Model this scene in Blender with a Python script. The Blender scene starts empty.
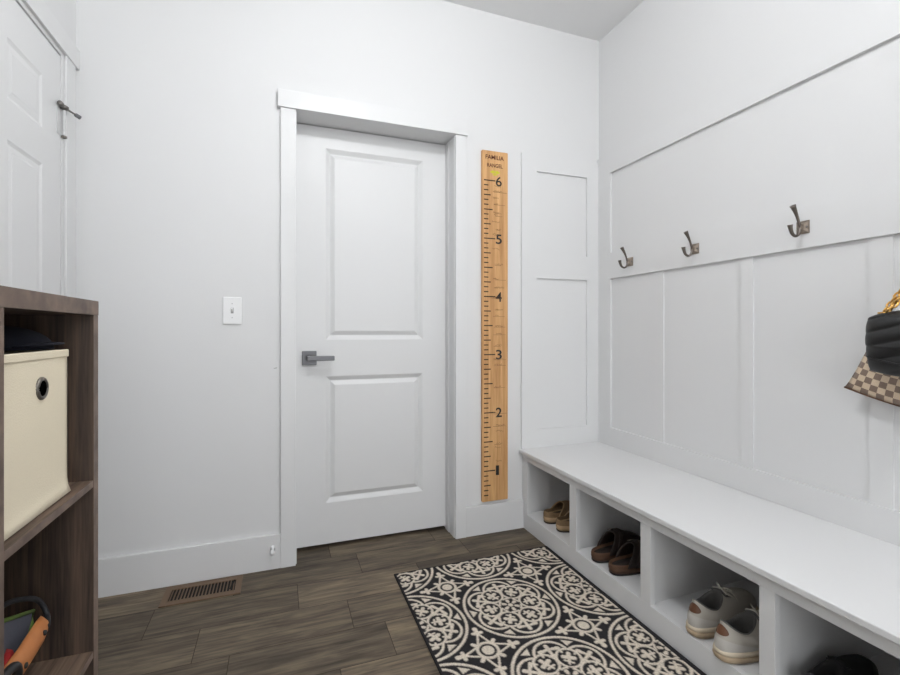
import bpy, bmesh, math, random
import numpy as np
from mathutils import Vector, Matrix
PI = math.pi
scene = bpy.context.scene
random.seed(4)

# ------------------------------------------------------------------ camera
cam_d = bpy.data.cameras.new('camera'); cam = bpy.data.objects.new('camera', cam_d)
scene.collection.objects.link(cam); scene.camera = cam
cam_d.sensor_width = 36; cam_d.lens = 463 / 900 * 36
cam_d.shift_y = -6.5 / 900
cam_d.clip_start = 0.02
cam.location = (0, -2.193, 1.047)
cam.rotation_euler = (PI / 2, 0, -math.atan(170 / 463))
# ------------------------------------------------------------------ world, lights, exposure
w = bpy.data.worlds.new('world'); scene.world = w; w.use_nodes = True
w.node_tree.nodes['Background'].inputs[0].default_value = (.9, .95, 1, 1)
w.node_tree.nodes['Background'].inputs[1].default_value = 1.0
LAMP = 138.0          # emission strength of the ceiling lamp globes
def area(name, loc, rot, sx, sy, power, col):
    d = bpy.data.lights.new(name, 'AREA'); d.shape = 'RECTANGLE'; d.size = sx; d.size_y = sy
    d.energy = power; d.color = col
    o = bpy.data.objects.new(name, d); scene.collection.objects.link(o); o.location = loc; o.rotation_euler = rot
    return o
# unseen fill light added behind the camera, shining through an added window
area('added_fill_light', (0.45, -4.13, .95), (PI / 2, 0, 0), 1.3, 1.7, 23, (.95, .975, 1))
scene.view_settings.view_transform = 'Standard'
scene.view_settings.look = 'None'
scene.view_settings.gamma = 1
scene.view_settings.use_curve_mapping = False
scene.view_settings.exposure = 0.0

# ------------------------------------------------------------------ helpers
C = scene.collection
def lin(c):
    c = c / 255
    return c / 12.92 if c <= .04045 else ((c + .055) / 1.055) ** 2.4
def rgb(r, g, b): return (lin(r), lin(g), lin(b), 1)
def mat(name, col, rough=.5, metal=0, spec=.5, bump=0, bscale=60, mottled=0):
    m = bpy.data.materials.new(name); m.use_nodes = True
    nt = m.node_tree; b = nt.nodes['Principled BSDF']
    b.inputs['Base Color'].default_value = col; b.inputs['Roughness'].default_value = rough
    b.inputs['Metallic'].default_value = metal; b.inputs['Specular IOR Level'].default_value = spec
    if bump or mottled:
        tc = nt.nodes.new('ShaderNodeTexCoord'); n = nt.nodes.new('ShaderNodeTexNoise')
        n.inputs['Scale'].default_value = bscale; n.inputs['Detail'].default_value = 5
        nt.links.new(tc.outputs['Object'], n.inputs['Vector'])
        if bump:
            bp = nt.nodes.new('ShaderNodeBump'); bp.inputs['Strength'].default_value = bump; bp.inputs['Distance'].default_value = .002
            nt.links.new(n.outputs['Fac'], bp.inputs['Height']); nt.links.new(bp.outputs['Normal'], b.inputs['Normal'])
        if mottled:
            mx = nt.nodes.new('ShaderNodeMix'); mx.data_type = 'RGBA'
            mx.inputs[6].default_value = tuple(c * (1 - mottled) for c in col[:3]) + (1,)
            mx.inputs[7].default_value = tuple(min(1, c * (1 + mottled)) for c in col[:3]) + (1,)
            nt.links.new(n.outputs['Fac'], mx.inputs[0]); nt.links.new(mx.outputs[2], b.inputs['Base Color'])
    return m
def wood(name, dark, light, axis, along=1.5, across=26, rough=.55, fine=.5):
    """wood whose grain runs along one object axis"""
    m = bpy.data.materials.new(name); m.use_nodes = True
    nt = m.node_tree; N = nt.nodes; L = nt.links; b = N['Principled BSDF']; b.inputs['Roughness'].default_value = rough
    tc = N.new('ShaderNodeTexCoord'); mp = N.new('ShaderNodeMapping')
    sc = [across] * 3; sc['xyz'.index(axis)] = along; mp.inputs['Scale'].default_value = sc
    L.new(tc.outputs['Object'], mp.inputs['Vector'])
    n1 = N.new('ShaderNodeTexNoise'); n1.inputs['Scale'].default_value = 1; n1.inputs['Detail'].default_value = 5; n1.inputs['Distortion'].default_value = .6
    n2 = N.new('ShaderNodeTexNoise'); n2.inputs['Scale'].default_value = 5; n2.inputs['Detail'].default_value = 3
    L.new(mp.outputs[0], n1.inputs['Vector']); L.new(mp.outputs[0], n2.inputs['Vector'])
    mx = N.new('ShaderNodeMath'); mx.operation = 'MULTIPLY_ADD'; L.new(n2.outputs[0], mx.inputs[0]); mx.inputs[1].default_value = fine
    ad = N.new('ShaderNodeMath'); ad.operation = 'SUBTRACT'; L.new(n1.outputs[0], ad.inputs[0]); ad.inputs[1].default_value = fine / 2
    L.new(ad.outputs[0], mx.inputs[2])
    cr = N.new('ShaderNodeValToRGB'); cr.color_ramp.elements[0].position = .3; cr.color_ramp.elements[0].color = dark
    cr.color_ramp.elements[1].position = .7; cr.color_ramp.elements[1].color = light
    L.new(mx.outputs[0], cr.inputs[0]); L.new(cr.outputs[0], b.inputs['Base Color'])
    return m
def obj(name, bm, m, parent=None, smooth=False, bevel=0):
    me = bpy.data.meshes.new(name)
    bmesh.ops.recalc_face_normals(bm, faces=bm.faces[:])
    if smooth:
        for f in bm.faces: f.smooth = True
    bm.to_mesh(me); bm.free()
    for x in (m if isinstance(m, (list, tuple)) else [m]): me.materials.append(x)
    o = bpy.data.objects.new(name, me); C.objects.link(o)
    if parent: o.parent = parent
    if bevel:
        b = o.modifiers.new('bevel', 'BEVEL'); b.width = bevel; b.segments = 2; b.limit_method = 'ANGLE'
    return o
def box(bm, x0, x1, y0, y1, z0, z1, mi=0):
    v = [bm.verts.new((x, y, z)) for x in (x0, x1) for y in (y0, y1) for z in (z0, z1)]
    for q in ((0, 1, 3, 2), (4, 6, 7, 5), (0, 4, 5, 1), (2, 3, 7, 6), (0, 2, 6, 4), (1, 5, 7, 3)):
        bm.faces.new([v[i] for i in q]).material_index = mi
def boxes(*L):
    bm = bmesh.new()
    for a in L: box(bm, *a)
    return bm
def ring_loft(bm, rings, closed=True, cap=True, mi=0):
    R = [[bm.verts.new(p) for p in r] for r in rings]
    n = len(R[0])
    for a, b in zip(R[:-1], R[1:]):
        for i in range(n if closed else n - 1):
            j = (i + 1) % n
            bm.faces.new((a[i], a[j], b[j], b[i])).material_index = mi
    if cap:
        bm.faces.new(R[0][::-1]).material_index = mi; bm.faces.new(R[-1]).material_index = mi
    return R
def tube(bm, pts, r, n=10, cap=True, mi=0, flat=1.0, ref=None):
    """tube along points; r number or list; flat squashes the second cross axis"""
    P = [Vector(p) for p in pts]; rings = []
    up = Vector(ref) if ref else Vector((0, 0, 1))
    for i, p in enumerate(P):
        t = (P[min(i + 1, len(P) - 1)] - P[max(i - 1, 0)]).normalized()
        a = t.cross(up)
        if a.length < 1e-3: a = t.cross(Vector((1, 0, 0)))
        a.normalize(); b = t.cross(a).normalized()
        rr = r[i] if isinstance(r, (list, tuple)) else r
        rings.append([p + a * math.cos(2 * PI * k / n) * rr + b * math.sin(2 * PI * k / n) * rr * flat for k in range(n)])
    ring_loft(bm, rings, True, cap, mi)
def cyl(bm, c0, c1, r, n=20, mi=0): tube(bm, [c0, c1], r, n, True, mi)
def spline(pts, n=8):
    P = [Vector(p) for p in pts]; out = []
    for i in range(len(P) - 1):
        p0 = P[max(i - 1, 0)]; p1 = P[i]; p2 = P[i + 1]; p3 = P[min(i + 2, len(P) - 1)]
        for k in range(n):
            t = k / n
            out.append(.5 * ((2 * p1) + (p2 - p0) * t + (2 * p0 - 5 * p1 + 4 * p2 - p3) * t * t + (3 * p1 - p0 - 3 * p2 + p3) * t ** 3))
    return out + [P[-1]]
def lathe(bm, prof, c=(0, 0, 0), n=32, mi=0, axis='z', cap=True):
    rings = []
    for r, h in prof:
        ring = []
        for k in range(n):
            a = 2 * PI * k / n; u, v = r * math.cos(a), r * math.sin(a)
            p = {'z': (u, v, h), 'x': (h, u, v), 'y': (u, h, v)}[axis]
            ring.append(Vector(c) + Vector(p))
        rings.append(ring)
    ring_loft(bm, rings, True, cap, mi)
def thing(name, label, cat, loc=(0, 0, 0), rz=0, group=None):
    o = bpy.data.objects.new(name, None); C.objects.link(o); o.location = loc; o.rotation_euler = (0, 0, rz)
    o.empty_display_size = .05
    return tag(o, label, cat, group)
def tag(o, label, cat, group=None):
    o['label'] = label; o['category'] = cat
    if group: o['group'] = group
    return o
def struct(name, bm, m, parent=None, bevel=0):
    o = obj(name, bm, m, parent, bevel=bevel)
    if parent is None: o['kind'] = 'structure'
    return o
def dup(root, loc, rz, label):
    r = root.copy(); C.objects.link(r); r.location = loc; r.rotation_euler = (0, 0, rz); r['label'] = label
    for ch in list(root.children):
        c = ch.copy(); C.objects.link(c); c.parent = r
        for g in list(ch.children):
            d = g.copy(); C.objects.link(d); d.parent = c
    return r
def text_mesh(s, size, m, name, parent, loc, rot, depth=.0006, bold=.0003, fit=None):
    cu = bpy.data.curves.new(name + '_curve', 'FONT'); cu.body = s; cu.size = size; cu.extrude = depth; cu.offset = bold
    t = bpy.data.objects.new(name + '_text', cu); C.objects.link(t)
    dg = bpy.context.evaluated_depsgraph_get()
    me = bpy.data.meshes.new_from_object(t.evaluated_get(dg)); bpy.data.objects.remove(t)
    me.materials.clear(); me.materials.append(m)
    if fit:   # stretch the glyphs to a width and height with the corner at the origin
        xs = [v.co.x for v in me.vertices]; ys = [v.co.y for v in me.vertices]
        for v in me.vertices:
            v.co.x = (v.co.x - min(xs)) / (max(xs) - min(xs)) * fit[0]; v.co.y = (v.co.y - min(ys)) / (max(ys) - min(ys)) * fit[1]
    o = bpy.data.objects.new(name, me); C.objects.link(o); o.parent = parent; o.location = loc; o.rotation_euler = rot
    return o

# ------------------------------------------------------------------ materials
M_wall = mat('wall_paint', (.70, .70, .70, 1), .6)
M_ceil = mat('ceiling_paint', (.80, .80, .80, 1), .9)
M_trim = mat('trim_paint', (.70, .70, .70, 1), .4)
M_door = mat('door_paint', (.70, .70, .70, 1), .42)
M_bench = mat('bench_paint', (.70, .70, .70, 1), .38)
M_nickel = mat('brushed_pewter', rgb(120, 116, 112), .42, .85)
M_lever = mat('dark_nickel', rgb(100, 100, 102), .4, .8)
M_bronze = mat('hook_bronze', rgb(150, 138, 126), .35, .9, mottled=.25, bscale=90)
M_arm = mat('hook_arm_bronze', rgb(112, 104, 98), .4, .85)
M_black = mat('black_rubber', rgb(22, 22, 24), .6)
M_white_pl = mat('white_plastic', (.82, .82, .82, 1), .35)

# ------------------------------------------------------------------ room shell
XL, XR, YF, ZC = -.745, 1.714, -4.0, 2.705
struct('ceiling', boxes((XL - .1, XR + .1, YF - .1, .14, ZC, ZC + .1)), M_ceil)
struct('wall_back', boxes((XL - .1, .058, 0, .14, 0, ZC), (.839, XR + .1, 0, .14, 0, ZC), (.058, .839, 0, .14, 2.048, ZC)), M_wall)
struct('wall_right', boxes((XR, XR + .1, YF - .1, 0, 0, ZC)), M_wall)
DY0, DY1 = -.885, -.115     # opening of the closet door in the left wall
struct('wall_left', boxes((XL - .1, XL, DY1, 0, 0, ZC), (XL - .1, XL, YF - .1, DY0, 0, ZC), (XL - .1, XL, DY0, DY1, 2.062, ZC)), M_wall)
struct('wall_front', boxes((XL, -.25, YF - .1, YF, 0, ZC), (1.15, XR, YF - .1, YF, 0, ZC), (-.25, 1.15, YF - .1, YF, 0, .05), (-.25, 1.15, YF - .1, YF, 1.9, ZC)), M_wall)
wf = struct('added_window_1', boxes((-.25, -.19, YF - .08, YF - .02, .05, 1.9), (1.09, 1.15, YF - .08, YF - .02, .05, 1.9), (-.19, 1.09, YF - .08, YF - .02, .05, .11), (-.19, 1.09, YF - .08, YF - .02, 1.84, 1.9), (.43, .47, YF - .07, YF - .03, .11, 1.84)), M_trim)  # unseen window, added to let the fill light in
wf['kind'] = 'structure'

# floor: staggered plank tiles, every plank one face carrying its own tone
def floor_mat():
    m = bpy.data.materials.new('plank_tile'); m.use_nodes = True; nt = m.node_tree; N = nt.nodes; L = nt.links
    b = N['Principled BSDF']; b.inputs['Roughness'].default_value = .5; b.inputs['Specular IOR Level'].default_value = .3
    tc = N.new('ShaderNodeTexCoord'); at = N.new('ShaderNodeAttribute'); at.attribute_name = 'plank'
    off = N.new('ShaderNodeVectorMath'); off.operation = 'MULTIPLY_ADD'
    L.new(at.outputs['Color'], off.inputs[0]); off.inputs[1].default_value = (37, 19, 7); L.new(tc.outputs['Object'], off.inputs[2])
    mp = N.new('ShaderNodeMapping'); mp.inputs['Scale'].default_value = (4.0, 24, 1); L.new(off.outputs[0], mp.inputs['Vector'])
    n1 = N.new('ShaderNodeTexNoise'); n1.inputs['Scale'].default_value = 1.1; n1.inputs['Detail'].default_value = 7; n1.inputs['Roughness'].default_value = .62; n1.inputs['Distortion'].default_value = .5
    L.new(mp.outputs[0], n1.inputs['Vector'])
    mp2 = N.new('ShaderNodeMapping'); mp2.inputs['Scale'].default_value = (5, 120, 1); L.new(off.outputs[0], mp2.inputs['Vector'])
    n2 = N.new('ShaderNodeTexNoise'); n2.inputs['Scale'].default_value = 1; n2.inputs['Detail'].default_value = 3; L.new(mp2.outputs[0], n2.inputs['Vector'])
    cr = N.new('ShaderNodeValToRGB'); cr.color_ramp.elements[0].position = .28; cr.color_ramp.elements[1].position = .75
    cr.color_ramp.elements[0].color = rgb(58, 50, 42); cr.color_ramp.elements[1].color = rgb(126, 112, 92)
    e = cr.color_ramp.elements.new(.5); e.color = rgb(93, 82, 68)
    s = N.new('ShaderNodeMath'); s.operation = 'MULTIPLY_ADD'; L.new(n2.outputs[0], s.inputs[0]); s.inputs[1].default_value = .5
    s2 = N.new("ShaderNodeMath"); s2.operation = "SUBTRACT"; L.new(n1.outputs[0], s2.inputs[0]); s2.inputs[1].default_value = .25
    L.new(s2.outputs[0], s.inputs[2]); L.new(s.outputs[0], cr.inputs[0])
    sep = N.new('ShaderNodeSeparateColor'); L.new(at.outputs['Color'], sep.inputs[0])
    mr = N.new('ShaderNodeMapRange'); L.new(sep.outputs[0], mr.inputs[0]); mr.inputs[3].default_value = .62; mr.inputs[4].default_value = 1.45
    mul = N.new('ShaderNodeMix'); mul.data_type = 'RGBA'; mul.blend_type = 'MULTIPLY'; mul.inputs[0].default_value = 1
    L.new(cr.outputs[0], mul.inputs[6]); L.new(mr.outputs[0], mul.inputs[7]); L.new(mul.outputs[2], b.inputs['Base Color'])
    bp = N.new('ShaderNodeBump'); bp.inputs['Strength'].default_value = .15; bp.inputs['Distance'].default_value = .001
    L.new(n2.outputs[0], bp.inputs['Height']); L.new(bp.outputs[0], b.inputs['Normal'])
    return m
M_floor = floor_mat(); M_grout = mat('grout', rgb(50, 42, 36), .9)
bm = bmesh.new(); lay = bm.loops.layers.float_color.new('plank')
box(bm, XL - .1, XR + .1, YF - .1, .2, -.05, -.0012, 1)
rows = {-1: .221, 0: .335, 1: .067, 2: .245, 3: .355, 4: .175}
tones = {(0, 0): .45, (0, -1): .2, (1, 0): .85, (1, -1): .3, (1, -2): .12, (2, 0): .5, (2, -1): .45, (3, 0): .62, (3, -1): .22, (3, -2): .2, (4, 0): .8, (4, -1): .3, (0, 1): .3, (-1, 0): .5, (-1, -1): .2}
PL = .508; g = .0011; offs = [.067, .335, .2, .45, .14, .29]
for r in range(-1, 22):
    y1 = .005 - .1835 * r; y0 = y1 - .1835
    if r == -1: y1 = .2
    xo = rows.get(r, offs[r % 6])
    for k in range(-5, 5):
        x0 = max(xo + k * PL, XL - .1); x1 = min(xo + (k + 1) * PL, XR + .1)
        if x1 - x0 < .01: continue
        t = tones.get((r, k), random.random() * .8 + .1)
        c = (t, random.random(), random.random(), 1)
        f = bm.faces.new([bm.verts.new(p) for p in ((x0 + g, y0 + g, 0), (x1 - g, y0 + g, 0), (x1 - g, y1 - g, 0), (x0 + g, y1 - g, 0))])
        for lp in f.loops: lp[lay] = c
struct('floor', bm, [M_floor, M_grout])

# ------------------------------------------------------------------ doors
def panel_slab(cuts_x, cuts_z, panels, y, th, w1=.021, w2=.024, d=.009, field=.002):
    """door slab with V-grooved raised panels, face at y (towards -y), thickness th behind it"""
    bm = bmesh.new()
    for i in range(len(cuts_x) - 1):
        for j in range(len(cuts_z) - 1):
            x0, x1, z0, z1 = cuts_x[i], cuts_x[i + 1], cuts_z[j], cuts_z[j + 1]
            if (i, j) in panels:
                loops = []
                for o_, dd in ((0, 0), (.004, .002), (w1, d), (w1 + .003, d), (w1 + w2 - .003, field + .001), (w1 + w2, field)):
                    loops.append([bm.verts.new((a, y + dd, b)) for a, b in ((x0 + o_, z0 + o_), (x1 - o_, z0 + o_), (x1 - o_, z1 - o_), (x0 + o_, z1 - o_))])
                for a, b in zip(loops[:-1], loops[1:]):
                    for k in range(4): bm.faces.new((a[k], a[(k + 1) % 4], b[(k + 1) % 4], b[k]))
                bm.faces.new(loops[-1])
            else:
                bm.faces.new([bm.verts.new(p) for p in ((x0, y, z0), (x1, y, z0), (x1, y, z1), (x0, y, z1))])
    X0, X1, Z0, Z1 = cuts_x[0], cuts_x[-1], cuts_z[0], cuts_z[-1]
    Y = y + th
    for q in (((X0, y, Z0), (X0, y, Z1), (X0, Y, Z1), (X0, Y, Z0)), ((X1, y, Z0), (X1, Y, Z0), (X1, Y, Z1), (X1, y, Z1)),
              ((X0, y, Z0), (X0, Y, Z0), (X1, Y, Z0), (X1, y, Z0)), ((X0, y, Z1), (X1, y, Z1), (X1, Y, Z1), (X0, Y, Z1)),
              ((X0, Y, Z0), (X0, Y, Z1), (X1, Y, Z1), (X1, Y, Z0))):
        bm.faces.new([bm.verts.new(p) for p in q])
    bmesh.ops.remove_doubles(bm, verts=bm.verts[:], dist=1e-5)
    return bm
door = struct('door_1', panel_slab([.0725, .207, .699, .8245], [.016, .213, .828, 1.004, 1.933, 2.032], {(1, 1), (1, 3)}, .12, .036, d=.013), M_door)
# jambs and lintel of the opening (plain boards lining the wall), with a stop strip
struct('trim_1', boxes((.058, .070, -.001, .158, 0, 2.036), (.827, .839, -.001, .158, 0, 2.036), (.058, .839, -.001, .158, 2.036, 2.048),
                       (.070, .072, .085, .119, 0, 2.034), (.8235, .827, .072, .1195, 0, 2.034)), M_trim)
# closing wall behind the door gap, coloured near-black for the shade beyond the door
struct('wall_hall', boxes((-.1, 1.0, .45, .5, 0, 2.4), (-.1, -.05, .14, .45, 0, 2.4), (.95, 1.0, .14, .45, 0, 2.4), (-.1, 1.0, .14, .5, 2.4, 2.45)), mat('hall_dark', (.06, .06, .06, 1), .9))
struct('trim_2', boxes((.002, .066, -.018, 0, 0, 2.036)), M_trim, bevel=.0015)
struct('trim_3', boxes((.830, .887, -.018, 0, 0, 2.036)), M_trim, bevel=.0015)
struct('trim_4', boxes((-.010, .892, -.026, 0, 2.036, 2.112)), M_trim, bevel=.0015)
# lever handle
h = obj('door_handle', boxes((.098, .165, .110, .12, .884, .952)), M_lever, door, bevel=.002)
bm = bmesh.new(); cyl(bm, (.131, .111, .918), (.131, .058, .918), .011)
obj('handle_neck', bm, M_lever, h, True)
bm = boxes((.117, .243, .050, .064, .907, .930))
obj('handle_lever', bm, M_lever, h, bevel=.003)

# closet door in the left wall (built like the first, then turned)
cx_ = [-.868, -.739, -.530, -.480, -.268, -.135]
bmL = panel_slab(cx_, [.012, .24, .80, .93, 1.607, 1.727, 1.906, 2.04], {(1, 1), (1, 3), (1, 5), (3, 1), (3, 3), (3, 5)}, 0, .035, w1=.011, w2=.020, d=.0045)
bmesh.ops.transform(bmL, matrix=Matrix(((0, -1, 0, XL - .002), (1, 0, 0, 0), (0, 0, 1, 0), (0, 0, 0, 1))), verts=bmL.verts[:])
bmesh.ops.transform(bmL, matrix=Matrix.Identity(4), verts=bmL.verts[:])
door2 = struct('door_2', bmL, M_door)
struct('trim_5', boxes((XL - .1, XL + .001, DY1 - .016, DY1, 0, 2.046), (XL - .1, XL + .004, DY0, DY0 + .014, 0, 2.046), (XL - .1, XL + .001, DY0, DY1, 2.046, 2.062)), M_trim)
struct('trim_6', boxes((XL, XL + .008, DY1 + .01, -.028, 0, 2.062), (XL, XL + .008, DY0 - .087, DY0 - .01, 0, 2.062)), M_trim, bevel=.0015)
struct('trim_7', boxes((XL, XL + .012, DY0 - .095, -.0005, 2.062, 2.138)), M_trim, bevel=.0015)
# hinge with hinge-pin stop
hx = XL + .008
bm = bmesh.new()
for k in range(5): cyl(bm, (hx, -.129, 1.757 + k * .0185), (hx, -.129, 1.757 + (k + 1) * .0185 - .001), .0055, 14)
box(bm, XL - .002, XL, -.165, -.135, 1.757, 1.85)
hg = obj('hinge', bm, mat('painted_hinge', rgb(205, 205, 205), .45), door2)
bm = bmesh.new(); lathe(bm, [(.002, 1.746), (.009, 1.748), (.009, 1.755), (.004, 1.757)], (hx, -.129, 0), 16)
obj('hinge_tip', bm, M_nickel, hg, True)
bm = bmesh.new(); lathe(bm, [(.012, 1.852), (.014, 1.856), (.014, 1.863), (.006, 1.868)], (hx, -.129, 0), 20)
tube(bm, [(hx, -.129, 1.859), (hx + .026, -.094, 1.850)], .0034, 10)
tube(bm, [(hx, -.129, 1.859), (hx + .002, -.150, 1.859)], .0045, 10)
lathe(bm, [(.007, -.02), (.0085, -.016), (.0085, -.004), (.006, 0)], (hx + .002, -.152, 1.859), 14, axis='y')
hs = obj('hinge_stop', bm, M_nickel, hg, True)
bm = bmesh.new()
tube(bm, [(hx + .023, -.097, 1.851), (hx + .033, -.084, 1.847)], [.007, .0075], 14)
obj('bumper', bm, mat('grey_rubber', rgb(110, 110, 112), .6), hs, True)

# ------------------------------------------------------------------ baseboards
struct('baseboard_back', boxes((XL, .0015, -.016, 0, 0, .150), (.8875, 1.2165, -.016, 0, 0, .150)), M_trim, bevel=.0015)
struct('baseboard_left', boxes((XL, XL + .016, -2.5, DY0 - .09, 0, .150)), M_trim, bevel=.0015)

# ------------------------------------------------------------------ board panelling above the bench
BF = -.011
struct('trim_8', boxes((1.208, 1.302, BF, 0, .432, 1.998), (1.623, 1.7015, BF, 0, .432, 1.998), (1.302, 1.623, BF, 0, 1.910, 1.998), (1.302, 1.623, BF, 0, 1.333, 1.466), (1.302, 1.623, BF, 0, .4175, .516), (1.208, 1.302, BF, 0, .4175, .432), (1.623, 1.7015, BF, 0, .4175, .432)), M_trim)
RX = 1.7005; YE = -2.6
struct('trim_9', boxes((RX, XR, YE, 0, 1.916, 2.02)), M_trim)
struct('trim_10', boxes((RX, XR, YE, 0, 1.334, 1.475)), M_trim)
struct('trim_11', boxes((RX, XR, YE, 0, .4175, .517)), M_trim)
struct('trim_12', boxes((RX, XR, -.111, 0, 1.475, 1.916), (RX, XR, -.111, 0, .517, 1.334)), M_trim)
n = 13
for y0, y1 in ((-.479, -.418), (-.923, -.872), (-1.357, -1.298), (-1.80, -1.745), (-2.24, -2.185)):
    struct('trim_%d' % n, boxes((RX + .0075, XR, y0, y1, .517, 1.334)), M_trim); n += 1

# ------------------------------------------------------------------ shoe bench
BX = 1.217; SH = .084
bench = thing('shoe_bench', 'long white built-in bench with open shoe cubbies below the hooks', 'bench', (BX, 0, 0))
def bp(name, L, m=M_bench, bevel=.0012):
    L = [(a[0] - BX, a[1] - BX) + tuple(a[2:]) for a in L]
    return obj(name, boxes(*L), m, bench, bevel=bevel)
yd = [(-.051, 0), (-.481, -.431), (-.914, -.866), (-1.348, -1.305), (-1.787, -1.742), (-2.22, -2.17)]
bp('seat_board', [(1.197, 1.7135, -2.235, -.0005, .398, .417)], bevel=.003)
L = [(BX, BX + .02, -2.22, -.0005, 0, SH), (BX, BX + .02, -2.22, -.0005, .360, .398)]
for y0, y1 in yd: L.append((BX, BX + .02, y0, y1 if y1 else -.0005, SH, .360))
bp('face_frame', L, bevel=.0008)
bp('cubby_floor', [(BX + .02, 1.7135, -2.215, -.0005, SH - .018, SH)], bevel=0)
bp('back_panel', [(1.702, 1.7135, -2.215, -.0005, SH, .398)], bevel=0)
for k, (y0, y1) in enumerate(yd):
    if k == 0: y0, y1 = -.034, -.0005
    c = (y0 + y1) / 2
    bp('divider', [(BX + .02, 1.702, c - .013 if k else y0, c + .013 if k else y1, SH, .398)], bevel=0)
bp('top_filler', [(BX + .02, 1.702, -2.215, -.0005, .385, .398)], bevel=0)

# ------------------------------------------------------------------ ceiling lamps
M_globe = bpy.data.materials.new('lit_globe'); M_globe.use_nodes = True
gb = M_globe.node_tree.nodes['Principled BSDF']; gb.inputs['Emission Color'].default_value = (.965, .982, 1, 1); gb.inputs['Emission Strength'].default_value = LAMP
def lamp(loc, label):
    t = thing('ceiling_lamp', label, 'ceiling lamp', loc)
    bm = bmesh.new(); lathe(bm, [(.12, 0), (.14, -.015), (.14, -.028), (.115, -.034)]); obj('base', bm, M_white_pl, t, True)
    bm = bmesh.new(); lathe(bm, [(.02, -.034), (.02, -.06)]); obj('stem', bm, M_nickel, t, True)
    bm = bmesh.new(); lathe(bm, [(.022, -.06), (.06, -.075), (.086, -.105), (.090, -.135), (.080, -.170), (.05, -.192), (.015, -.198)]); obj('globe', bm, M_globe, t, True)
    return t
lamp((.36, -1.42, ZC), 'round white glowing ceiling lamp nearest the hooks')
lamp((1.05, -3.2, ZC), 'round white glowing ceiling lamp added as fill behind the camera')  # second lamp, out of view, added for soft fill

# ------------------------------------------------------------------ growth chart
ch = thing('growth_chart', 'tall oak ruler board with black foot numbers hung beside the door', 'growth chart', (.975, -.0005, .167))
M_oak = wood('oak_board', rgb(176, 128, 78), rgb(214, 168, 114), 'z', 2.0, 45, .6, .4)
M_ink = mat('burnt_ink', rgb(48, 26, 16), .8); M_num = mat('black_paint', rgb(18, 14, 12), .6)
M_red = mat('burnt_name', rgb(84, 36, 20), .8); M_pen = mat('pencil', rgb(128, 92, 62), .9); M_leaf = mat('yellow_green_paint', rgb(200, 196, 48), .7)
CW, CH_, CT = .1465, 1.812, -.019
bm = boxes((0, CW, CT, 0, 0, CH_))
bmesh.ops.bevel(bm, geom=bm.edges[:], offset=.0015, segments=2, affect='EDGES')
for i in range(-5, 61):      # inch marks burnt into the board
    z = .158 + i * .025
    ln = .064 if i % 12 == 0 else .049 if i % 6 == 0 else .038 if i % 3 == 0 else .025
    box(bm, .009, .009 + ln, CT - .0006, CT + .0005, z - .0028, z + .0028, 1)
obj('board', bm, [M_oak, M_ink], ch)
fy = CT - .0002
def ch_quad(bm, x0, x1, z0, z1, dz=0):
    box(bm, x0, x1, fy - .0006, fy + .0004, z0, z1)
for k in range(6):
    text_mesh(str(k + 1), .05, M_num, 'numeral', ch, (.0765, fy, .158 + k * .3 - .026), (PI / 2, 0, 0), bold=(.0007 if k != 5 else .0004), fit=(.034 if k else .018, .05))
text_mesh('FAMILIA', .03, M_red, 'inscription', ch, (.018, fy, 1.768), (PI / 2, 0, 0), bold=.0003, fit=(.104, .022))
text_mesh('RANGEL', .03, M_red, 'inscription', ch, (.027, fy, 1.727), (PI / 2, 0, 0), bold=.0003, fit=(.088, .02))
bm = bmesh.new()      # painted lotus-like leaf sprig
for a in (-68, -35, 0, 35, 68):
    u = Vector((math.sin(math.radians(a)), 0, math.cos(math.radians(a)) * .62)); p = Vector((-u.z, 0, u.x))
    o_ = Vector((.072, fy, 1.697)); q = [o_, o_ + u * .018 + p * .006, o_ + u * .034, o_ + u * .018 - p * .006]
    bm.faces.new([bm.verts.new(v) for v in q])
    bm.faces.new([bm.verts.new((v.x, v.y, 2 * o_.z - v.z - .004)) for v in [o_, o_ + u * .008 + p * .004, o_ + u * .016, o_ + u * .008 - p * .004]])
obj('painted_leaf', bm, M_leaf, ch)
random.seed(11); bm = bmesh.new()
for z0 in (1.625, 1.60, 1.565, 1.535, 1.49, 1.475, 1.44, 1.40, 1.375, 1.30, 1.22, 1.145, 1.10, 1.05, .985, .955, .90, .86, .80, .73, .70, .585, .45, .385, .355, .29, .27, .20):
    x = random.uniform(.05, .075); e = random.uniform(.10, .142)
    if random.random() < .55: ch_quad(bm, x, e, z0 - .0008, z0 + .0008)
    pts = []
    x = random.uniform(.055, .08)
    for k in range(random.randint(8, 22)):
        pts.append((x, fy - .0005, z0 + .006 + random.uniform(-.005, .005))); x += random.uniform(.0015, .0038)
    if len(pts) > 2: tube(bm, pts, .0008, 4)
obj('handwriting', bm, M_pen, ch)['kind'] = 'stuff'

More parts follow.
